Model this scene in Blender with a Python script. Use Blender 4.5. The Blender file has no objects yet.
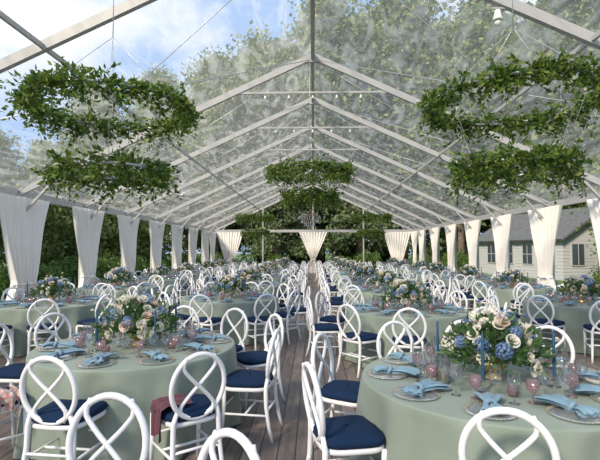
import bpy, math, random
import numpy as np
from mathutils import Matrix, Vector
random.seed(4); rng=np.random.default_rng(4)
pi=math.pi
# ------------------------------------------------------------------ materials
def mat(name,col=(.8,.8,.8),rough=.5,metal=0,spec=.5,noise=None,bump=None,sheen=0):
    m=bpy.data.materials.new(name); m.use_nodes=True
    nt=m.node_tree; b=nt.nodes['Principled BSDF']
    b.inputs['Base Color'].default_value=(*col,1); b.inputs['Roughness'].default_value=rough
    b.inputs['Metallic'].default_value=metal; b.inputs['Specular IOR Level'].default_value=spec
    if sheen: b.inputs['Sheen Weight'].default_value=sheen
    if noise or bump:
        tc=nt.nodes.new('ShaderNodeTexCoord')
    if noise:
        sc,c2=noise
        n=nt.nodes.new('ShaderNodeTexNoise'); n.inputs['Scale'].default_value=sc; n.inputs['Detail'].default_value=5
        r=nt.nodes.new('ShaderNodeValToRGB'); r.color_ramp.elements[0].color=(*col,1); r.color_ramp.elements[1].color=(*c2,1)
        r.color_ramp.elements[0].position=.35; r.color_ramp.elements[1].position=.65
        nt.links.new(tc.outputs['Object'],n.inputs['Vector']); nt.links.new(n.outputs['Fac'],r.inputs['Fac']); nt.links.new(r.outputs['Color'],b.inputs['Base Color'])
    if bump:
        sc,st=bump
        n=nt.nodes.new('ShaderNodeTexNoise'); n.inputs['Scale'].default_value=sc
        bm=nt.nodes.new('ShaderNodeBump'); bm.inputs['Strength'].default_value=st; bm.inputs['Distance'].default_value=.02
        nt.links.new(tc.outputs['Object'],n.inputs['Vector']); nt.links.new(n.outputs['Fac'],bm.inputs['Height']); nt.links.new(bm.outputs['Normal'],b.inputs['Normal'])
    return m
def leafmat(name,cols,trans=.3,rough=.5,gain=1.0):
    cols=[tuple(min(1,c*gain) for c in q) for q in cols]
    m=bpy.data.materials.new(name); m.use_nodes=True; nt=m.node_tree
    b=nt.nodes['Principled BSDF']; b.inputs['Roughness'].default_value=rough
    g=nt.nodes.new('ShaderNodeNewGeometry'); r=nt.nodes.new('ShaderNodeValToRGB')
    el=r.color_ramp.elements
    el[0].color=(*cols[0],1); el[1].color=(*cols[-1],1)
    for i,c in enumerate(cols[1:-1]):
        e=el.new((i+1)/(len(cols)-1)); e.color=(*c,1)
    nt.links.new(g.outputs['Random Per Island'],r.inputs['Fac']); nt.links.new(r.outputs['Color'],b.inputs['Base Color'])
    if trans:
        t=nt.nodes.new('ShaderNodeBsdfTranslucent'); mx=nt.nodes.new('ShaderNodeMixShader'); mx.inputs[0].default_value=trans
        nt.links.new(r.outputs['Color'],t.inputs['Color']); nt.links.new(b.outputs[0],mx.inputs[1]); nt.links.new(t.outputs[0],mx.inputs[2])
        nt.links.new(mx.outputs[0],nt.nodes['Material Output'].inputs['Surface'])
    return m
def glassmat(name,tint=(1,1,1),gl=.12,diff=0.0,diffcol=(1,1,1)):
    m=bpy.data.materials.new(name); m.use_nodes=True; nt=m.node_tree
    for n in list(nt.nodes):
        if n.type=='BSDF_PRINCIPLED': nt.nodes.remove(n)
    t=nt.nodes.new('ShaderNodeBsdfTransparent'); t.inputs[0].default_value=(*tint,1)
    g=nt.nodes.new('ShaderNodeBsdfGlossy'); g.inputs['Roughness'].default_value=.05
    lw=nt.nodes.new('ShaderNodeLayerWeight'); lw.inputs['Blend'].default_value=.25
    ma=nt.nodes.new('ShaderNodeMath'); ma.operation='MULTIPLY_ADD'; ma.inputs[1].default_value=.6; ma.inputs[2].default_value=gl
    mx=nt.nodes.new('ShaderNodeMixShader')
    nt.links.new(lw.outputs['Fresnel'],ma.inputs[0]); nt.links.new(ma.outputs[0],mx.inputs[0])
    nt.links.new(t.outputs[0],mx.inputs[1]); nt.links.new(g.outputs[0],mx.inputs[2])
    out=mx
    if diff:
        d=nt.nodes.new('ShaderNodeBsdfDiffuse'); d.inputs[0].default_value=(*diffcol,1)
        m2=nt.nodes.new('ShaderNodeMixShader'); m2.inputs[0].default_value=diff
        nt.links.new(mx.outputs[0],m2.inputs[1]); nt.links.new(d.outputs[0],m2.inputs[2]); out=m2
    nt.links.new(out.outputs[0],nt.nodes['Material Output'].inputs['Surface'])
    return m
M={}
M['alu']=mat('white_aluminium',(.46,.45,.44),.4,0)
M['steel']=mat('cable_steel',(.55,.56,.58),.4,.5)
M['chair']=mat('chair_white_resin',(.84,.84,.85),.35)
M['navy']=mat('navy_cushion',(.006,.022,.062),.85,spec=.2,bump=(60,.2))
M['cloth']=mat('sage_tablecloth',(.215,.265,.215),.6,sheen=.15,noise=(3,(.255,.305,.25)))
M['napkin']=mat('blue_napkin',(.14,.25,.33),.7,sheen=.15,noise=(14,(.20,.32,.40)))
M['gold']=mat('gold_trim',(.75,.5,.2),.3,1)
M['glass']=glassmat('clear_glass',(.97,.98,.98),.1)
M['pink']=glassmat('pink_glass',(.90,.74,.76),.12,.12,(.68,.47,.49))
M['plate']=glassmat('charger_glass',(.95,.97,.97),.12,.16,(.85,.88,.86))
M['candle']=mat('blue_taper_wax',(.02,.085,.16),.5)
M['wax']=mat('ivory_wax',(.8,.72,.55),.6)
M['curtain']=mat('white_curtain',(.90,.86,.80),.8,sheen=.2)
M['petw']=leafmat('petal_white',[(.9,.87,.78),(.88,.82,.70),(.92,.89,.82)],.25)
M['petp']=leafmat('petal_blush',[(.88,.70,.58),(.85,.60,.50),(.9,.78,.68)],.25)
M['petb']=leafmat('petal_blue',[(.13,.21,.44),(.22,.33,.58),(.17,.28,.50)],.2)
M['wleaf']=leafmat('garland_leaf',[(.03,.075,.01),(.09,.17,.025),(.18,.28,.04),(.05,.11,.02),(.36,.42,.09)],.45,.4,1.05)
M['cleaf']=leafmat('centerpiece_leaf',[(.03,.09,.02),(.12,.20,.08),(.07,.15,.03)],.3)
M['tleaf']=leafmat('tree_leaf',[(.05,.09,.03),(.13,.18,.06),(.26,.28,.10),(.08,.12,.045)],.4,.6,1.65)
M['tleaf2']=leafmat('conifer_leaf',[(.05,.08,.045),(.09,.13,.065),(.16,.18,.08)],.35,.6,1.65)
M['shrub']=leafmat('shrub_leaf',[(.05,.11,.02),(.12,.22,.04),(.22,.32,.07)],.3,.6,.85)
M['bark']=mat('tree_bark',(.12,.09,.07),.9,noise=(3,(.2,.16,.12)))
M['shawl']=mat('plum_shawl',(.10,.035,.05),.8,noise=(8,(.14,.055,.075)))
M['red']=mat('patterned_fabric',(.62,.58,.52),.8,noise=(30,(.38,.12,.10)))
M['crystal']=glassmat('crystal',(.95,.95,.97),.35,.12)
M['bulb']=mat('lamp_glass',(.95,.95,.9),.3)
M['siding']=mat('white_siding',(.5,.51,.53),.7)
M['roof']=mat('slate_shingles',(.10,.105,.11),.8,noise=(6,(.16,.17,.18)))
M['win']=mat('window_glass',(.05,.07,.09),.1)
# floor planks
def floor_mat():
    m=mat('deck_planks',(.2,.17,.15),.5); nt=m.node_tree; b=nt.nodes['Principled BSDF']
    tc=nt.nodes.new('ShaderNodeTexCoord'); mp=nt.nodes.new('ShaderNodeMapping'); mp.inputs['Rotation'].default_value=(0,0,pi/2)
    br=nt.nodes.new('ShaderNodeTexBrick'); br.inputs['Scale'].default_value=1; br.inputs['Brick Width'].default_value=1.8; br.inputs['Row Height'].default_value=.15
    br.inputs['Mortar Size'].default_value=.006; br.inputs['Color1'].default_value=(.20,.16,.14,1); br.inputs['Color2'].default_value=(.12,.095,.085,1); br.inputs['Mortar'].default_value=(.02,.016,.014,1)
    n=nt.nodes.new('ShaderNodeTexNoise'); n.inputs['Scale'].default_value=2.5; n.inputs['Detail'].default_value=8
    m2=nt.nodes.new('ShaderNodeMapping'); m2.inputs['Scale'].default_value=(8,1,1)
    mx=nt.nodes.new('ShaderNodeMixRGB'); mx.blend_type='OVERLAY'; mx.inputs[0].default_value=.8
    L=nt.links.new
    L(tc.outputs['Object'],mp.inputs[0]); L(mp.outputs[0],br.inputs[0]); L(tc.outputs['Object'],m2.inputs[0]); L(m2.outputs[0],n.inputs[0])
    L(br.outputs['Color'],mx.inputs[1]); L(n.outputs['Fac'],mx.inputs[2]); L(mx.outputs[0],b.inputs['Base Color'])
    return m
M['floor']=floor_mat()
M['grass']=mat('lawn_grass',(.07,.13,.025),.9,noise=(1.5,(.14,.22,.05)),bump=(30,.6))
def roof_vinyl():
    m=bpy.data.materials.new('clear_vinyl'); m.use_nodes=True; nt=m.node_tree; N=nt.nodes; L=nt.links.new
    N.remove(N['Principled BSDF'])
    t=N.new('ShaderNodeBsdfTransparent'); t.inputs[0].default_value=(.98,.98,.99,1)
    d=N.new('ShaderNodeBsdfDiffuse'); d.inputs[0].default_value=(.93,.93,.92,1)
    tr=N.new('ShaderNodeBsdfTranslucent'); tr.inputs[0].default_value=(.93,.93,.92,1)
    a=N.new('ShaderNodeMixShader'); a.inputs[0].default_value=.7; L(d.outputs[0],a.inputs[1]); L(tr.outputs[0],a.inputs[2])
    tc=N.new('ShaderNodeTexCoord'); mp=N.new('ShaderNodeMapping'); mp.inputs['Scale'].default_value=(1.8,.5,1.8); mp.inputs['Rotation'].default_value=(0,0,.6)
    n=N.new('ShaderNodeTexNoise'); n.inputs['Scale'].default_value=1.0; n.inputs['Detail'].default_value=8; n.inputs['Distortion'].default_value=2.6
    mr=N.new('ShaderNodeMapRange'); mr.inputs['From Min'].default_value=.45; mr.inputs['From Max'].default_value=.72; mr.inputs['To Min'].default_value=.15; mr.inputs['To Max'].default_value=.44  # white haze streaks painted by noise, standing in for reflections on the vinyl
    L(tc.outputs['Object'],mp.inputs[0]); L(mp.outputs[0],n.inputs[0]); L(n.outputs['Fac'],mr.inputs[0])
    mx=N.new('ShaderNodeMixShader'); L(mr.outputs[0],mx.inputs[0]); L(t.outputs[0],mx.inputs[1]); L(a.outputs[0],mx.inputs[2])
    g=N.new('ShaderNodeBsdfGlossy'); g.inputs['Roughness'].default_value=.12
    m3=N.new('ShaderNodeMixShader'); m3.inputs[0].default_value=.06; L(mx.outputs[0],m3.inputs[1]); L(g.outputs[0],m3.inputs[2])
    L(m3.outputs[0],N['Material Output'].inputs['Surface'])
    return m
M['vinyl']=roof_vinyl()
# ------------------------------------------------------------------ builder
class B:
    def __init__(s): s.v=[];s.f=[];s.m=[];s.sm=[];s.mats=[]
    def mi(s,k):
        if k not in s.mats: s.mats.append(k)
        return s.mats.index(k)
    def raw(s,vs,fs,k,smooth=True):
        o=len(s.v); i=s.mi(k)
        s.v.extend([tuple(map(float,p)) for p in vs])
        for f in fs: s.f.append(tuple(a+o for a in f)); s.m.append(i); s.sm.append(smooth)
    def add(s,o,mtx):
        A=np.array(mtx); v=np.array(o.v)@A[:3,:3].T+A[:3,3]; off=len(s.v)
        s.v.extend(map(tuple,v.tolist()))
        mp=[s.mi(k) for k in o.mats]
        for f,mm,sm in zip(o.f,o.m,o.sm): s.f.append(tuple(a+off for a in f)); s.m.append(mp[mm]); s.sm.append(sm)
    def tube(s,pts,r,k,seg=8,closed=False,sx=1,caps=True):
        P=[Vector(p) for p in pts]; n=len(P)
        rr=r if hasattr(r,'__len__') else [r]*n
        vs=[];up=None
        for i,p in enumerate(P):
            if closed: t=P[(i+1)%n]-P[i-1]
            else: t=P[min(i+1,n-1)]-P[max(i-1,0)]
            t.normalize()
            if up is None:
                up=Vector((0,1,0)) if abs(t.y)<.9 else Vector((1,0,0))
            a=(up-t*up.dot(t)).normalized(); b=t.cross(a); up=a
            for j in range(seg):
                an=2*pi*j/seg; vs.append(p+a*math.cos(an)*rr[i]*sx+b*math.sin(an)*rr[i])
        fs=[]
        for i in range(n if closed else n-1):
            for j in range(seg):
                i2=(i+1)%n; fs.append((i*seg+j,i*seg+(j+1)%seg,i2*seg+(j+1)%seg,i2*seg+j))
        if not closed and caps: fs.append(tuple(range(seg))[::-1]); fs.append(tuple((n-1)*seg+j for j in range(seg)))
        s.raw(vs,fs,k)
    def beam(s,p0,p1,w,h,k):
        p0=Vector(p0);p1=Vector(p1);t=(p1-p0).normalized()
        up=Vector((0,0,1)) if abs(t.z)<.95 else Vector((0,1,0))
        side=t.cross(up).normalized(); u=side.cross(t)
        vs=[]
        for p in(p0,p1):
            for a,b in((-1,-1),(1,-1),(1,1),(-1,1)): vs.append(p+side*a*w/2+u*b*h/2)
        s.raw(vs,[(0,1,2,3),(7,6,5,4),(0,4,5,1),(1,5,6,2),(2,6,7,3),(3,7,4,0)],k,False)
    def box(s,c,d,k):
        s.beam((c[0],c[1]-d[1]/2,c[2]),(c[0],c[1]+d[1]/2,c[2]),d[0],d[2],k)
    def lathe(s,prof,k,seg=16,c=(0,0,0)):
        vs=[(c[0]+r*math.cos(2*pi*j/seg),c[1]+r*math.sin(2*pi*j/seg),c[2]+z) for r,z in prof for j in range(seg)]
        fs=[(i*seg+j,i*seg+(j+1)%seg,(i+1)*seg+(j+1)%seg,(i+1)*seg+j) for i in range(len(prof)-1) for j in range(seg)]
        s.raw(vs,fs,k)
    def leaves(s,C,size,k,asp=.45,dirs=None,droop=.0):
        C=np.asarray(C); n=len(C)
        if n==0: return
        d=rng.normal(size=(n,3)) if dirs is None else dirs+rng.normal(size=(n,3))*.5
        d[:,2]-=droop
        d/=np.linalg.norm(d,axis=1)[:,None]
        q=rng.normal(size=(n,3)); w=np.cross(d,q); w/=np.linalg.norm(w,axis=1)[:,None]
        L=(size*rng.uniform(.6,1.3,n))[:,None]
        nn=np.cross(d,w)
        a=C; b=C+d*L*.45+w*L*asp*.5+nn*L*.06; c=C+d*L; e=C+d*L*.45-w*L*asp*.5+nn*L*.06
        V=np.stack([a,b,c,e],1).reshape(-1,3)
        o=len(s.v); i=s.mi(k); s.v.extend(map(tuple,V.tolist()))
        s.f.extend([(o+4*j,o+4*j+1,o+4*j+2,o+4*j+3) for j in range(n)]); s.m.extend([i]*n); s.sm.extend([False]*n)
    def mesh(s,name):
        me=bpy.data.meshes.new(name); me.from_pydata(s.v,[],s.f)
        for k in s.mats: me.materials.append(M[k])
        me.polygons.foreach_set('material_index',s.m); me.polygons.foreach_set('use_smooth',s.sm)
        me.update(); return me
def obj(name,me,loc=(0,0,0),rot=0,sc=1,parent=None):
    if isinstance(me,B): me=me.mesh(name)
    o=bpy.data.objects.new(name,me); o.location=loc
    o.rotation_euler=(0,0,rot) if not hasattr(rot,'__len__') else rot
    o.scale=(sc,sc,sc) if not hasattr(sc,'__len__') else sc
    bpy.context.collection.objects.link(o)
    if parent: o.parent=parent
    return o
T=Matrix.Translation
def Rz(a): return Matrix.Rotation(a,4,'Z')
# ------------------------------------------------------------------ tent dims
HW=7.5; EZ=3.12; RZ=6.58
ys=[-2.5,1.6,6.46,11.15,14.4,17.6,20.8,24.0,27.2,30.4,33.6]
YE=ys[-1]
def rz(x): return RZ-(RZ-EZ)*abs(x)/HW
# floor / ground
b=B(); b.raw([(-150,-60,-.06),(150,-60,-.06),(150,200,-.06),(-150,200,-.06)],[(0,1,2,3)],'grass'); obj('ground',b)
b=B(); b.box((0,(YE-3)/2,-.03),(15.6,YE+3.6,.06),'floor'); obj('floor',b)
# roof skin
b=B(); vs=[];fs=[]
nx,ny=40,120
for j in range(ny+1):
    y=-2.6+(YE+2.7)*j/ny
    for i in range(nx+1):
        x=-HW-.1+(2*HW+.2)*i/nx
        vs.append((x,y,rz(x)+.13+.015*math.sin(x*3+y*1.7)))
for j in range(ny):
    for i in range(nx): a=j*(nx+1)+i; fs.append((a,a+1,a+nx+2,a+nx+1))
b.raw(vs,fs,'vinyl'); obj('ceiling',b)
# frame
b=B()
for y in ys:
    for s in(-1,1):
        b.beam((s*HW,y,EZ),(0,y,RZ),.085,.15,'alu')
        b.beam((s*HW,y,0),(s*HW,y,EZ),.12,.12,'alu')
        b.beam((s*HW,y,2.45),(s*(HW-.95),y,rz(HW-.95)-.08),.05,.06,'alu')
        b.box((s*HW,y,.01),(.3,.3,.02),'alu')
    if y>6.5 and y<YE:
        b.beam((-1.9,y,rz(1.9)-.05),(1.9,y,rz(1.9)-.05),.04,.05,'alu')
    b.box((0,y,RZ-.1),(.4,.1,.12),'alu')
for s in(-1,1):
    b.beam((s*HW,ys[0],EZ),(s*HW,YE,EZ),.14,.2,'alu')
    b.beam((s*4.0,ys[0],rz(4)-.02),(s*4.0,YE,rz(4)-.02),.05,.07,'alu')
b.beam((0,ys[0],RZ-.02),(0,YE,RZ-.02),.09,.14,'alu')
b.beam((-HW,YE,EZ),(HW,YE,EZ),.12,.2,'alu')
for x in(-3.75,0,3.75):
    b.beam((x,YE,0),(x,YE,rz(x)),.1,.1,'alu')
obj('tent_frame',b)
b=B()
for k in range(2,len(ys)-1):
    y0,y1=ys[k],ys[k+1]
    for s in(-1,1):
        for p,q in(((s*HW,y0,EZ),(0,y1,RZ-.08)),((0,y0,RZ-.08),(s*HW,y1,EZ))):
            b.tube([p,q],.009,'steel',5)
obj('bracing_cables',b)
# spot lamps on collars
def spot():
    b=B(); b.tube([(0,0,0),(0,0,-.08)],.012,'alu',6)
    b.lathe([(0,-.07),(.03,-.075),(.035,-.1),(.05,-.18),(.045,-.185),(0,-.17)],'bulb',10); return b
sp=spot(); b=B()
for y in ys[3:5]:
    for i in range(5):
        b.add(sp,T((-1.2+i*.6,y,rz(1.9)-.075))@Matrix.Scale(.7,4))
obj('track_spotlights',b)
b=B(); b.tube([(0,0,.0),(0,0,-.35)],.008,'steel',6); b.lathe([(0,-.33),(.05,-.34),(.06,-.42),(.1,-.52),(.085,-.53),(0,-.5)],'bulb',14)
b.lathe([(0,-.5),(.05,-.52),(.06,-.57),(.03,-.62),(0,-.63)],'bulb',12)
b.box((0,0,-.3),(.25,.03,.03),'alu')
obj('pendant_lamp',b,(2.68,6.46,rz(2.68)+.1),0,.8)
# ------------------------------------------------------------------ curtains
def curtain(top,bot,tie=.2,tz=1.05,H=EZ-.1,ph=0):
    b=B(); nu,nv=90,34; vs=[];fs=[]
    for j in range(nv+1):
        z=H*j/nv
        if z>tz:
            u=(z-tz)/(H-tz); w=tie+(top-tie)*(u**.95)
        else:
            u=(tz-z)/tz; w=tie+(bot-tie)*(1-(1-u)**2.2)
        dep=.06+.03*math.sin(z*2+ph)
        for i in range(nu+1):
            t=i/nu*2-1
            x=t*w; y=dep*math.sin(t*30+ph)+.02*math.sin(t*9+z*2)
            vs.append((x,y,z+.01))
    for j in range(nv):
        for i in range(nu): a=j*(nu+1)+i; fs.append((a,a+1,a+nu+2,a+nu+1))
    b.raw(vs,fs,'curtain')
    b.tube([(tie*1.1*math.cos(a)*1.0,.1*math.sin(a),tz) for a in np.linspace(0,2*pi,20)[:-1]],.025,'curtain',6,closed=True)
    return b
cm=[curtain(1.0,.62,.36,.85,ph=p).mesh('curtain') for p in(0,1.3)]
for i,y in enumerate(ys[1:]):
    for s in(-1,1):
        yy=y if y<YE else y-1.1
        obj('curtain',cm[i%2],(s*(HW-.22),yy,0),pi/2)
cc=curtain(1.05,.4,.16,1.0).mesh('curtain')
obj('curtain',cc,(0,YE-.27,0)); obj('curtain',cm[0],(-6.2,YE-.27,0)); obj('curtain',cm[1],(6.2,YE-.27,0))
# ------------------------------------------------------------------ chair
def ell(a,bz,zc,yt,n=36):
    return [(a*math.sin(t),yt(zc-bz*math.cos(t)),zc-bz*math.cos(t)) for t in [2*pi*i/n for i in range(n)]]
def chair():
    b=B(); yt=lambda z:-.20-.13*(z-.46)
    zc,bz,a=.71,.235,.205
    b.tube(ell(a,bz,zc,yt),.0185,'chair',8,closed=True)
    for s in(-1,1):
        pts=[]
        for i in range(17):
            v=-.93+1.86*i/16
            x=s*.155*math.sin(v*pi/2*1.0)*(1 if abs(v)<.6 else 1-(abs(v)-.6)*.95)
            z=zc+bz*v
            pts.append((x,yt(z)+s*.006,z))
        b.tube(pts,.014,'chair',7)
        b.tube([(s*.15,yt(.55),.55),(s*.175,-.2,.46),(s*.18,-.205,.3),(s*.19,-.235,.12),(s*.2,-.27,0)],[.015,.02,.019,.017,.015],'chair',8)
        b.tube([(s*.19,.185,.44),(s*.19,.19,.25),(s*.195,.205,0)],[.021,.019,.015],'chair',8)
        b.tube([(s*.187,-.215,.22),(s*.192,.192,.22)],.011,'chair',6)
    b.tube([(-.19,-.01,.22),(.19,-.01,.22)],.011,'chair',6)
    b.tube([(-.18,-.215,.26),(.18,-.215,.26)],.011,'chair',6)
    b.tube([(-.19,.193,.28),(.19,.193,.28)],.011,'chair',6)
    def sup(r,z,n=32,pw=.5,fr=1):
        out=[]
        for i in range(n):
            t=2*pi*i/n; c,s_=math.cos(t),math.sin(t)
            x=math.copysign(abs(c)**pw,c)*r; y=math.copysign(abs(s_)**pw,s_)*r
            x*=1+.08*(y/r)
            out.append((x,y*.98,z))
        return out
    rings=[sup(.05,.425),sup(.205,.425),sup(.215,.435),sup(.215,.455),sup(.205,.462),sup(.05,.462)]
    n=32; vs=sum(rings,[]); fs=[(i*n+j,i*n+(j+1)%n,(i+1)*n+(j+1)%n,(i+1)*n+j) for i in range(len(rings)-1) for j in range(n)]
    b.raw(vs,fs,'chair')
    rings=[sup(.17,.463),sup(.21,.466),sup(.226,.49),sup(.212,.515),sup(.15,.53),sup(.08,.534),sup(.01,.535)]
    vs=sum(rings,[]); fs=[(i*n+j,i*n+(j+1)%n,(i+1)*n+(j+1)%n,(i+1)*n+j) for i in range(len(rings)-1) for j in range(n)]
    b.raw(vs,fs,'navy')
    return b
CH=chair().mesh('dining_chair')
def put_chair(bx,by,tx,ty,dr=0,face=None):
    a=math.atan2(ty-by,tx-bx)+dr
    cx,cy=bx+.24*math.cos(a),by+.24*math.sin(a)
    return obj('dining_chair',CH,(cx,cy,0),a-pi/2)
# ------------------------------------------------------------------ table
TR=.96
def table(seed):
    b=B(); r=random.Random(seed); n=160
    ph=[r.uniform(0,6) for _ in range(5)]
    prof=[(0,.75),(.5,.75),(TR-.02,.75),(TR-.004,.747),(TR,.735)]
    vs=[];rings=0
    for rr,z in prof:
        rings+=1
        for j in range(n): t=2*pi*j/n; vs.append((rr*math.cos(t),rr*math.sin(t),z))
    for k in range(1,15):
        u=k/14; z=.735*(1-u)+.012
        rings+=1
        for j in range(n):
            t=2*pi*j/n
            am=.10*u**.7
            f=math.sin(14*t+ph[0]+.7*math.sin(3*t+ph[1]))+.5*math.sin(23*t+ph[2]+.4*u)+.35*math.sin(5*t+ph[3])
            rr=TR+.035*u+am*f*.5
            vs.append((rr*math.cos(t),rr*math.sin(t),z))
    fs=[(i*n+j,i*n+(j+1)%n,(i+1)*n+(j+1)%n,(i+1)*n+j) for i in range(rings-1) for j in range(n)]
    b.raw(vs,fs,'cloth'); return b
TM=[table(i).mesh('banquet_table') for i in range(3)]
# tableware
def goblet():
    b=B(); b.lathe([(0,0),(.032,.001),(.03,.005),(.006,.012),(.005,.05),(.012,.062),(.034,.08),(.04,.105),(.038,.14),(.036,.14),(.037,.105),(.0,.07)],'pink',14); return b
def wine():
    b=B(); b.lathe([(0,0),(.034,.001),(.03,.004),(.005,.01),(.004,.09),(.012,.1),(.036,.125),(.041,.155),(.034,.21)],'glass',14); return b
def plate():
    b=B(); b.lathe([(0,.004),(.09,.004),(.11,.009),(.15,.014),(.15,.01),(.09,.0)],'plate',32)
    for i in range(40):
        a=2*pi*i/40; x,y=.15*math.cos(a),.15*math.sin(a); r=.004
        vs=[(x+r,y,.014),(x-r,y,.014),(x,y+r,.014),(x,y-r,.014),(x,y,.014+r),(x,y,.014-r)]
        b.raw(vs,[(0,2,4),(2,1,4),(1,3,4),(3,0,4),(2,0,5),(1,2,5),(3,1,5),(0,3,5)],'gold')
    return b
def napkin(sd=0):
    b=B(); r=random.Random(sd)
    for s,L,W in((1,.11,.075),(-1,.21,.095)):
        for layer in range(2):
            vs=[];fs=[];nu,nv=12,10; ang=r.uniform(-.18,.18)
            for j in range(nv+1):
                v=j/nv
                for i in range(nu+1):
                    u=i/nu*2-1
                    w=.016+(W-.016)*v**.7
                    x=u*w; y=s*(.012+v*L*(1-.12*u*u))
                    z=.022+layer*.012+.011*math.sin(u*8+layer*1.5)*(1-.4*v)+.014*math.sin(v*3)
                    vs.append((x*math.cos(ang)-y*math.sin(ang),x*math.sin(ang)+y*math.cos(ang),z))
            for j in range(nv):
                for i in range(nu): a=j*(nu+1)+i; fs.append((a,a+1,a+nu+2,a+nu+1))
            b.raw(vs,fs,'napkin')
    b.tube([(.028*math.cos(a),.008*math.sin(2*a),.035+.022*math.sin(a)) for a in np.linspace(0,2*pi,16)[:-1]],.014,'napkin',8,closed=True)
    return b
GB,WN,PL=goblet(),wine(),plate(); NP=[napkin(i) for i in range(3)]
def petal_flower(key,R,layers=3):
    b=B()
    for L in range(layers):
        npet=5+L; tilt=.25+L*.5; 
        for p in range(npet):
            a=2*pi*p/npet+L*.5
            vs=[];fs=[]
            for j in range(4):
                v=j/3
                for i in range(4):
                    u=i/3*2-1
                    w=R*.55*math.sin(min(v*1.25+.25,1.57))*(1.0)
                    rad=R*(.1+.28*L)+R*.45*math.sin(tilt)*v
                    z=R*.75*math.cos(tilt)*v+R*.25*(layers-L)*.4
                    x=rad-.18*R*u*u*(1-0.3*v); y=u*w*(.55+.15*L)
                    vs.append((x*math.cos(a)-y*math.sin(a),x*math.sin(a)+y*math.cos(a),z))
            for j in range(3):
                for i in range(3): q=j*4+i; fs.append((q,q+1,q+5,q+4))
            b.raw(vs,fs,key)
    return b
FL={k:petal_flower(k,1.0) for k in('petw','petp','petb')}
def hydrangea(key):
    b=B(); r=random.Random(7)
    for i in range(46):
        z=1-1.5*(i+.5)/46; t=i*2.399; q=math.sqrt(max(0,1-z*z)); d=Vector((q*math.cos(t),q*math.sin(t),z))
        m=d.to_track_quat('Z','Y').to_matrix(); a0=r.uniform(0,6)
        for k in range(4):
            a=a0+k*pi/2
            def P(u,v,h): return d*.92+m@Vector((u*math.cos(a)-v*math.sin(a),u*math.sin(a)+v*math.cos(a),h))
            b.raw([P(0,0,.0),P(.13,.1,.05),P(.25,0,.03),P(.13,-.1,.05)],[(0,1,2,3)],key)
    return b
HY={'petb':hydrangea('petb'),'petw':hydrangea('petw')}
def centerpiece(sd,spread=.28,h=.38,nf=38):
    r=random.Random(sd); b=B()
    b.lathe([(0,0),(.06,.0),(.065,.01),(.03,.03),(.035,.05),(.085,.08),(.1,.12),(.09,.12),(0,.11)],'gold',20)
    for i in range(nf):
        th=r.uniform(0,2*pi); el=math.acos(r.uniform(-.05,1)); k=r.choices(['petw','petp'],[.8,.2])[0]
        R=spread*r.uniform(.75,1.05)
        d=Vector((math.sin(el)*math.cos(th),math.sin(el)*math.sin(th),math.cos(el)))
        p=Vector((d.x*R,d.y*R,.14+d.z*(h-.1)*r.uniform(.75,1.1)))
        s=r.uniform(.028,.055)
        q=d.to_track_quat('Z','Y').to_matrix().to_4x4()
        b.add(FL[k],T(p)@q@Matrix.Scale(s,4))
    for i in range(10):
        th=i*2.4+r.uniform(-.4,.4); el=r.uniform(.15,1.35); d=Vector((math.sin(el)*math.cos(th),math.sin(el)*math.sin(th),math.cos(el)))
        p=Vector((d.x*spread,d.y*spread,.14+d.z*(h-.1)))
        q=d.to_track_quat('Z','Y').to_matrix().to_4x4()
        b.add(HY['petw' if i%5 in(1,3) else 'petb'],T(p)@q@Matrix.Scale(r.uniform(.042,.065),4))
    C=rng.normal(size=(850,3)); C/=np.linalg.norm(C,axis=1)[:,None]; C[:,2]=np.abs(C[:,2])*.9-.05
    R=rng.uniform(.45,1.2,(850,1)); P=C*R*np.array([spread,spread,h-.12])+np.array([0,0,.13])
    b.leaves(P,.075,'cleaf',.42,dirs=C*1.2)
    for i in range(14):
        th=r.uniform(0,2*pi); a=r.uniform(.3,1.3); L=r.uniform(.3,.45)
        d=Vector((math.sin(a)*math.cos(th),math.sin(a)*math.sin(th),math.cos(a)))
        b.tube([Vector((0,0,.12)),Vector((0,0,.12))+d*L*.6,Vector((0,0,.11))+d*L],.0025,'cleaf',4)
        b.add(FL['petb' if i%3==0 else 'petw'],T(Vector((0,0,.12))+d*L)@Matrix.Scale(.02,4))
        b.leaves([list(Vector((0,0,.12))+d*L*t) for t in(.5,.6,.7,.8,.9)],.05,'cleaf')
    return b
CPm=[centerpiece(i).mesh('floral_centerpiece') for i in range(4)]
def taper():
    b=B(); b.lathe([(0,0),(.04,0),(.042,.006),(.01,.02),(.008,.06),(.016,.07),(.016,.09),(.011,.09)],'glass',14)
    b.lathe([(0.011,.075),(.011,.2),(.009,.38),(.004,.392),(0,.393)],'candle',12); b.tube([(0,0,.39),(.001,0,.405)],.0015,'steel',5); return b
def hurricane():
    b=B(); b.lathe([(0,.0),(.045,0),(.047,.004),(.047,.2),(.045,.2),(.045,.006),(0,.006)],'glass',20)
    b.lathe([(0,.007),(.033,.007),(.034,.1),(.028,.105),(0,.1)],'wax',16); b.tube([(0,0,.1),(0,0,.118)],.0015,'steel',5); return b
def votive():
    b=B(); b.lathe([(0,0),(.03,0),(.036,.03),(.036,.065),(.033,.065),(.032,.02),(0,.015)],'pink',16)
    b.lathe([(0,.016),(.026,.016),(.026,.035),(0,.036)],'wax',12); return b
TA,HU,VO=taper(),hurricane(),votive()
ms={k:v.mesh(k) for k,v in dict(water_goblet=GB,wine_glass=WN,charger_plate=PL,taper_candle=TA,hurricane_candle=HU,votive_candle=VO).items()}
npm=[n.mesh('folded_napkin') for n in NP]
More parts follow.
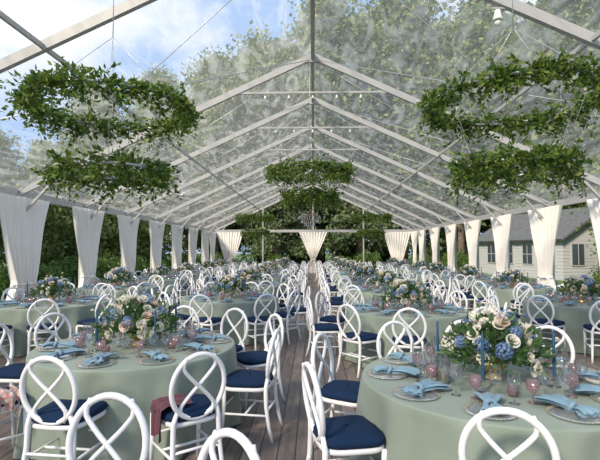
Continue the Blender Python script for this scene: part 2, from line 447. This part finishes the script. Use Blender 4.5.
def place_list(off,n=10):
    out=[]
    for i in range(n):
        a=off+2*pi*i/n
        def at(r,da): return (r*math.cos(a+da),r*math.sin(a+da))
        out.append(('charger_plate',at(.77,0),0,.75)); out.append(('folded_napkin%d'%(i%3),at(.75,0),a-pi/2,.757))
        out.append(('water_goblet',at(.54,-.17),0,.75)); out.append(('wine_glass',at(.5,.05),0,.75)); out.append(('wine_glass',at(.56,.24),0,.75))
    for j in range(4):
        a=off+.5+j*pi/2; out.append(('taper_candle',(.4*math.cos(a),.4*math.sin(a)),0,.75))
        a+=.45; out.append(('votive_candle',(.41*math.cos(a),.41*math.sin(a)),0,.75))
    out.append(('hurricane_candle',(.42*math.cos(off+2.9),.42*math.sin(off+2.9)),0,.75))
    return out
bmap=dict(water_goblet=GB,wine_glass=WN,charger_plate=PL,taper_candle=TA,hurricane_candle=HU,votive_candle=VO,folded_napkin0=NP[0],folded_napkin1=NP[1],folded_napkin2=NP[2])
b=B()
for k,(x,y),rot,z in place_list(.2): b.add(bmap[k],T((x,y,z-.75))@Rz(rot))
PS=b.mesh('place_settings')
def near_table(x,y,off,sd):
    obj('banquet_table',TM[sd%3],(x,y,0),off)
    for k,(px,py),rot,z in place_list(off):
        if k.startswith('folded'): obj('folded_napkin',npm[int(k[-1])],(x+px,y+py,z),rot+random.uniform(-.25,.25))
        else: obj(k,ms[k],(x+px,y+py,z),rot)
    obj('floral_centerpiece',CPm[sd%4],(x,y,.75),off,1.12)
def far_table(x,y,sd,chairs=True,n=10):
    off=random.uniform(0,.6)
    obj('banquet_table',TM[sd%3],(x,y,0),off); obj('place_settings',PS,(x,y,.75),off)
    obj('floral_centerpiece',CPm[sd%4],(x,y,.75),off*3,random.uniform(.95,1.15))
    if chairs:
        for i in range(n):
            a=off+2*pi*i/n+random.uniform(-.06,.06); R=1.47+random.uniform(-.05,.1)
            put_chair(x+R*math.cos(a),y+R*math.sin(a),x,y,random.uniform(-.12,.12))
T1=(-1.75,4.5); T2=(1.33,3.42)
near_table(*T1,.25,0); near_table(*T2,.55,1)
for p in[(-1.86,3.15),(-.83,3.3),(-.36,4.25),(-.45,5.25),(-1.0,5.75),(-3.05,5.25),(-3.18,4.5),(-2.75,3.45),(-2.45,5.85),(-1.72,5.98)]:
    put_chair(*p,*T1,random.uniform(-.06,.06))
for p in[(.92,2.2),(-.01,3.0),(.08,4.05),(.85,4.75),(1.6,4.85),(2.3,4.5),(2.72,3.75),(2.7,2.95),(1.9,2.1)]:
    put_chair(*p,*T2,random.uniform(-.05,.05))
put_chair(-1.05,2.32,-1.15,1.0); put_chair(-.34,1.86,-1.15,.9)
far=[(1.5,7.3),(-1.65,9.0),(-4.75,8.1),(4.9,8.4),(5.0,5.0),(-5.3,4.7)]
y=11.0
while y<31.5:
    for x in(-5.1,-1.75,1.75,5.1):
        dy={-5.1:.5,-1.75:1.4,1.75:-.2,5.1:.8}[x]
        far.append((x+random.uniform(-.12,.12),y+dy))
    y+=3.4
for i,(x,y) in enumerate(far):
    if y<YE-1.8: far_table(x,y,i)
# shawl & patterned scarf
def drape(key,w,l,drop,sd):
    b=B(); r=random.Random(sd); nu,nv=22,26; vs=[];fs=[]
    for j in range(nv+1):
        v=j/nv*(l+drop)
        for i in range(nu+1):
            u=i/nu*2-1
            fold=.014*math.sin(u*9+v*5+sd)+.008*math.sin(u*17)
            if v<l: y=v; z=.022+fold+.012
            else: y=l+.03+fold; z=-(v-l)*(1+.1*math.sin(u*5))+.03
            vs.append((u*w/2*(1+.1*math.sin(v*11)),y,z))
    for j in range(nv):
        for i in range(nu): a=j*(nu+1)+i; fs.append((a,a+1,a+nu+2,a+nu+1))
    b.raw(vs,fs,key); return b
a=math.atan2(T1[1]-3.3,T1[0]+.83)
obj('draped_shawl',drape('shawl',.26,.2,.22,2),(-.83+.24*math.cos(a),3.3+.24*math.sin(a),.53),a)
a=math.atan2(T1[1]-3.45,T1[0]+2.75)
obj('patterned_scarf',drape('red',.26,.2,.12,5),(-2.75+.24*math.cos(a),3.45+.24*math.sin(a),.53),a-pi)
# ------------------------------------------------------------------ greenery chandeliers
def wreath(R1,R2,dz,sd,dens=1.0):
    b=B(); r=np.random.default_rng(sd)
    for R,z,ns in((R1,0,int(640*dens)),(R2,-dz,int(380*dens))):
        b.tube([(R*math.cos(t),R*math.sin(t),z) for t in np.linspace(0,2*pi,49)[:-1]],.018,'steel',6,closed=True)
        p1,p2=r.uniform(0,6,2)
        C=[];D=[]
        for i in range(ns):
            t=r.uniform(0,2*pi)
            th=.55+.45*math.sin(2*t+p1)*math.sin(3*t+p2)
            if r.random()>th+.4: continue
            base=np.array([R*math.cos(t),R*math.sin(t),z])+r.normal(size=3)*np.array([.045,.045,.045])
            tang=np.array([-math.sin(t),math.cos(t),0])*r.choice([-1,1]); rad=np.array([math.cos(t),math.sin(t),0])*r.choice([-1,.7])
            d=tang*r.uniform(.4,1)+rad*r.uniform(0,.65)+np.array([0,0,r.uniform(-.65,.65)]); d/=np.linalg.norm(d)
            L=r.uniform(.1,.30)*(.6+.85*th)
            droop=r.uniform(.1,.5)
            for k in range(11):
                u=(k+1)/11
                C.append(base+d*L*u+np.array([0,0,-droop*L*u*u])); D.append(d)
        b.leaves(C,.070,'wleaf',.52,dirs=np.array(D)*.7)
        for i in range(18):
            t=r.uniform(0,2*pi); L=r.uniform(.15,.38); x,y=R*math.cos(t),R*math.sin(t); dx,dy=r.normal(size=2)*.07
            b.tube([(x,y,z),(x+dx,y+dy,z-L*.5),(x+dx*1.6,y+dy*1.6,z-L)],.003,'wleaf',4)
            b.leaves([(x+dx*1.6*u,y+dy*1.6*u,z-L*u) for u in np.linspace(.2,1,14)],.055,'wleaf',.5,droop=.4)
    for k in range(4):
        t=k*pi/2+.4
        b.tube([(R1*math.cos(t),R1*math.sin(t),0),(0,0,.9)],.004,'steel',5)
        b.tube([(R1*math.cos(t),R1*math.sin(t),0),(R2*math.cos(t),R2*math.sin(t),-dz)],.003,'steel',5)
    return b
W=[wreath(.93,.62,.79,11),wreath(.97,.6,.79,23),wreath(.93,.56,.6,35,1.2)]
def hang(wb,x,y,z):
    bb=B(); bb.add(wb,Matrix.Identity(4)); bb.tube([(0,0,.9),(0,0,rz(x)-z)],.006,'steel',5)
    obj('greenery_chandelier',bb,(x,y,z))
hang(W[0],-2.5,5.45,3.46); hang(W[1],2.4,5.35,3.46); hang(W[2],-.08,11.0,3.62)
hang(W[0],-3.1,24.0,3.45); hang(W[1],3.1,24.0,3.45)
def crystal():
    b=B()
    b.tube([(0,0,0),(0,0,.5)],.006,'gold',5)
    for R,z,n in((.2,0,22),(.26,-.08,28),(.2,-.17,22),(.12,-.25,14),(.05,-.32,7)):
        b.tube([(R*math.cos(t),R*math.sin(t),z) for t in np.linspace(0,2*pi,25)[:-1]],.004,'gold',4,closed=True)
        for i in range(n):
            t=2*pi*i/n
            for q in(0,1):
                x,y,zz=R*math.cos(t),R*math.sin(t),z-.03-q*.035; r=.014
                b.raw([(x+r,y,zz),(x-r,y,zz),(x,y+r,zz),(x,y-r,zz),(x,y,zz+r*1.4),(x,y,zz-r*1.8)],[(0,2,4),(2,1,4),(1,3,4),(3,0,4),(2,0,5),(1,2,5),(3,1,5),(0,3,5)],'crystal',False)
    return b
cr=crystal()
for x,y,z in((-4.4,8,2.95),(4.4,8,3.0),(-.08,11,2.62)):
    bb=B(); bb.add(cr,Matrix.Identity(4)); bb.tube([(0,0,.5),(0,0,rz(x)-z)],.004,'steel',5)
    obj('crystal_chandelier',bb,(x,y,z))
# ------------------------------------------------------------------ trees
def tree(sd,H,R,key,base=.25,nl=14000,conifer=False,ls=.42,nb=70):
    r=np.random.default_rng(sd); b=B()
    n=9; wob=r.normal(size=(n,2))*.15
    tp=[(wob[i,0]*i*.3,wob[i,1]*i*.3,H*.95*i/(n-1)-.1) for i in range(n)]
    b.tube(tp,[H*.016*(1-.85*i/(n-1)) for i in range(n)],'bark',9)
    per=nl//nb
    for i in range(nb):
        u=base+(1-base)*(i+.5)/nb; t=i*2.399+r.uniform(-.4,.4)
        if conifer: rr=R*(1-(u-base)/(1-base))**.8*r.uniform(.7,1.05)+.3
        else: rr=R*math.sin(pi*min(1,((u-base)/(1-base))*.85+.12))**.7*r.uniform(.5,1.05)
        z0=H*u-rr*(.0 if conifer else .35); z1=H*u-(rr*.2 if conifer else -rr*.1)
        k=min(int(u*(n-1)),n-2); cx,cy=tp[k][0],tp[k][1]
        p0=np.array([cx,cy,max(z0,1)]); p1=np.array([cx+rr*math.cos(t),cy+rr*math.sin(t),z1])
        b.tube([p0,(p0+p1)/2+np.array([0,0,.2]),p1],[H*.004,H*.003,.02],'bark',5)
        m=per
        s=r.uniform(.35,1.1,m)
        C=p0+(p1-p0)*s[:,None]+r.normal(size=(m,3))*np.array([1,1,.45 if conifer else .7])*(R*.15)
        b.leaves(C,ls,key,.6)
    return b
TRm=[tree(1,26,5.8,'tleaf',.2,19000,ls=.48).mesh('tree'),tree(2,24,4.8,'tleaf2',.1,19000,True,ls=.46).mesh('tree'),tree(3,22,6.3,'tleaf',.25,19000,ls=.48).mesh('tree'),
     tree(4,9,3.6,'tleaf',.04,12000,ls=.3,nb=60).mesh('tree')]
def puttree(i,x,y,s=1): obj('tree',TRm[i],(x,y,-.06),random.uniform(0,6),s*random.uniform(.93,1.07))
for i,(k,x,y,s) in enumerate([(0,-19,54,.85),(1,-12,56,1.05),(2,-6,56,1.2),(0,1,52,1.12),(1,5,48,1.1),(0,10,50,1.25),(2,15,46,1.2),(1,20,52,1.3),(0,26,46,1.15),(2,-26,56,.65),(1,-33,60,.6),(0,-42,62,.48),
    (2,33,52,1.2),(0,22,38,1.0),(2,21.5,23,.8),(1,26,28,.9),(0,-18,37,.6),(2,-20,27,.4),(1,-26,42,.5),(0,21,14,.7),(2,-28,18,.32),(1,-15,66,1.15),(0,7,64,1.35),(2,29,20,.8),(1,-3,66,1.25),(2,14,62,1.35),(0,-8,68,1.25),(1,0,60,1.15),(0,24,62,1.2),(2,18,14,.65),(0,-10,46,.8),(1,-3.5,45,.75)]):
    puttree(k,x,y,s)
for x,y in [(-17.5,46),(-21,36),(-5,52),(4,54),(9,57),(14,54),(20,43),(-22,48),(-26,34),(-17,30),(-19,22),(-17,15),(-25,26),(24,33),(-15.5,38),(26,38),(16,21),(18,8),(-31,40),(30,34),(-11,51),(-1,57),(18,57)]:
    puttree(3,x,y,random.uniform(.75,1.1))
def shrub(sd):
    r=np.random.default_rng(sd); b=B(); 
    for i in range(9): 
        a=i*.7; b.tube([(0,0,0),(.3*math.cos(a),.3*math.sin(a),.5),(.6*math.cos(a),.6*math.sin(a),1.0)],.02,'bark',5)
    C=r.normal(size=(5200,3)); C/=np.linalg.norm(C,axis=1)[:,None]; C*=r.uniform(.6,1.05,(5200,1))*np.array([1.2,1.2,1.0])*(1+.12*np.sin(C[:,:1]*9)); C[:,2]=np.abs(C[:,2]+.1)*1.0+.05
    C[:,2]*=1.2
    b.leaves(C,.14,'shrub',.5); return b
SH=[shrub(1).mesh('shrub'),shrub(2).mesh('shrub')]
i=0
for x in (-14,-11.2,-9,-3.2,2.6,5.1,9.8,12.3):
    obj('shrub',SH[i%2],(x,40.5+random.uniform(-1.6,1.6),-.06),random.uniform(0,6),random.uniform(.8,1.2)); i+=1
for y in np.arange(9,36,2.6):
    for s in(-1,1):
        if s>0 and 20<y<36: continue
        obj('shrub',SH[i%2],(s*(12.0+random.uniform(-.8,.8)),y,-.06),random.uniform(0,6),random.uniform(.7,1.1)); i+=1
# ------------------------------------------------------------------ buildings
def house(w,l,hw,hr,wall):
    b=B(); b.box((0,0,hw/2),(w,l,hw),wall)
    for s in(-1,1):
        b.raw([(-w/2,s*l/2,hw),(w/2,s*l/2,hw),(0,s*l/2,hr)],[(0,1,2)],wall,False)
        b.beam((s*(w/2+.35),0,hw-.15),(0,0,hr+.08),l+.7,.12,'roof')
    for k in range(int(hw/.2)):
        b.box((0,-l/2-.012,.2*k+.1),(w,.02,.02),wall); b.box((-w/2-.012,0,.2*k+.1),(.02,l,.02),wall)
    for q in np.arange(-l/2+1,l/2-.5,1.8):
        b.box((-w/2-.03,q,1.5),(.05,.95,1.35),'alu'); b.box((-w/2-.06,q,1.5),(.03,.8,1.2),'win')
        b.box((-w/2-.08,q,1.5),(.02,.04,1.2),'alu'); b.box((-w/2-.08,q,1.5),(.02,.8,.04),'alu')
    for q in np.arange(-w/2+1,w/2-.5,1.8):
        b.box((q,-l/2-.03,1.5),(.95,.05,1.35),'alu'); b.box((q,-l/2-.06,1.5),(.8,.03,1.2),'win')
        b.box((q,-l/2-.08,1.5),(.04,.02,1.2),'alu')
    return b
obj('white_house',house(6,8,2.5,4.3,'siding'),(16.3,31,-.06),.25)
# ------------------------------------------------------------------ world / light / camera
w=bpy.data.worlds.new('sky_world'); bpy.context.scene.world=w; w.use_nodes=True; nt=w.node_tree; N=nt.nodes; L=nt.links.new
bg=N['Background']; bg.inputs['Strength'].default_value=1.6
tc=N.new('ShaderNodeTexCoord'); mp=N.new('ShaderNodeMapping'); mp.inputs['Scale'].default_value=(2,2,4)
n=N.new('ShaderNodeTexNoise'); n.inputs['Scale'].default_value=1.4; n.inputs['Detail'].default_value=7
r=N.new('ShaderNodeValToRGB'); r.color_ramp.elements[0].position=.46; r.color_ramp.elements[1].position=.70
r.color_ramp.elements[0].color=(.24,.38,.62,1); r.color_ramp.elements[1].color=(.85,.84,.82,1)
L(tc.outputs['Generated'],mp.inputs[0]); L(mp.outputs[0],n.inputs[0]); L(n.outputs['Fac'],r.inputs[0]); L(r.outputs[0],bg.inputs['Color'])
s=bpy.data.lights.new('sun','SUN'); s.energy=5.2; s.angle=math.radians(9); s.color=(1,.87,.68)
so=bpy.data.objects.new('sun',s); bpy.context.collection.objects.link(so)
d=Vector((.5,.7,-.62)); so.rotation_euler=d.to_track_quat('-Z','Y').to_euler()
cam=bpy.data.cameras.new('camera'); co=bpy.data.objects.new('camera',cam); bpy.context.collection.objects.link(co)
cam.sensor_width=36; cam.lens=27; cam.clip_end=500; co.location=(0,0,1.7)
co.rotation_euler=(pi/2+math.atan(20/450),0,math.atan(13/450))
bpy.context.scene.camera=co
sc=bpy.context.scene
sc.view_settings.view_transform='Standard'; sc.view_settings.exposure=0.0
sc.cycles.transparent_max_bounces=24
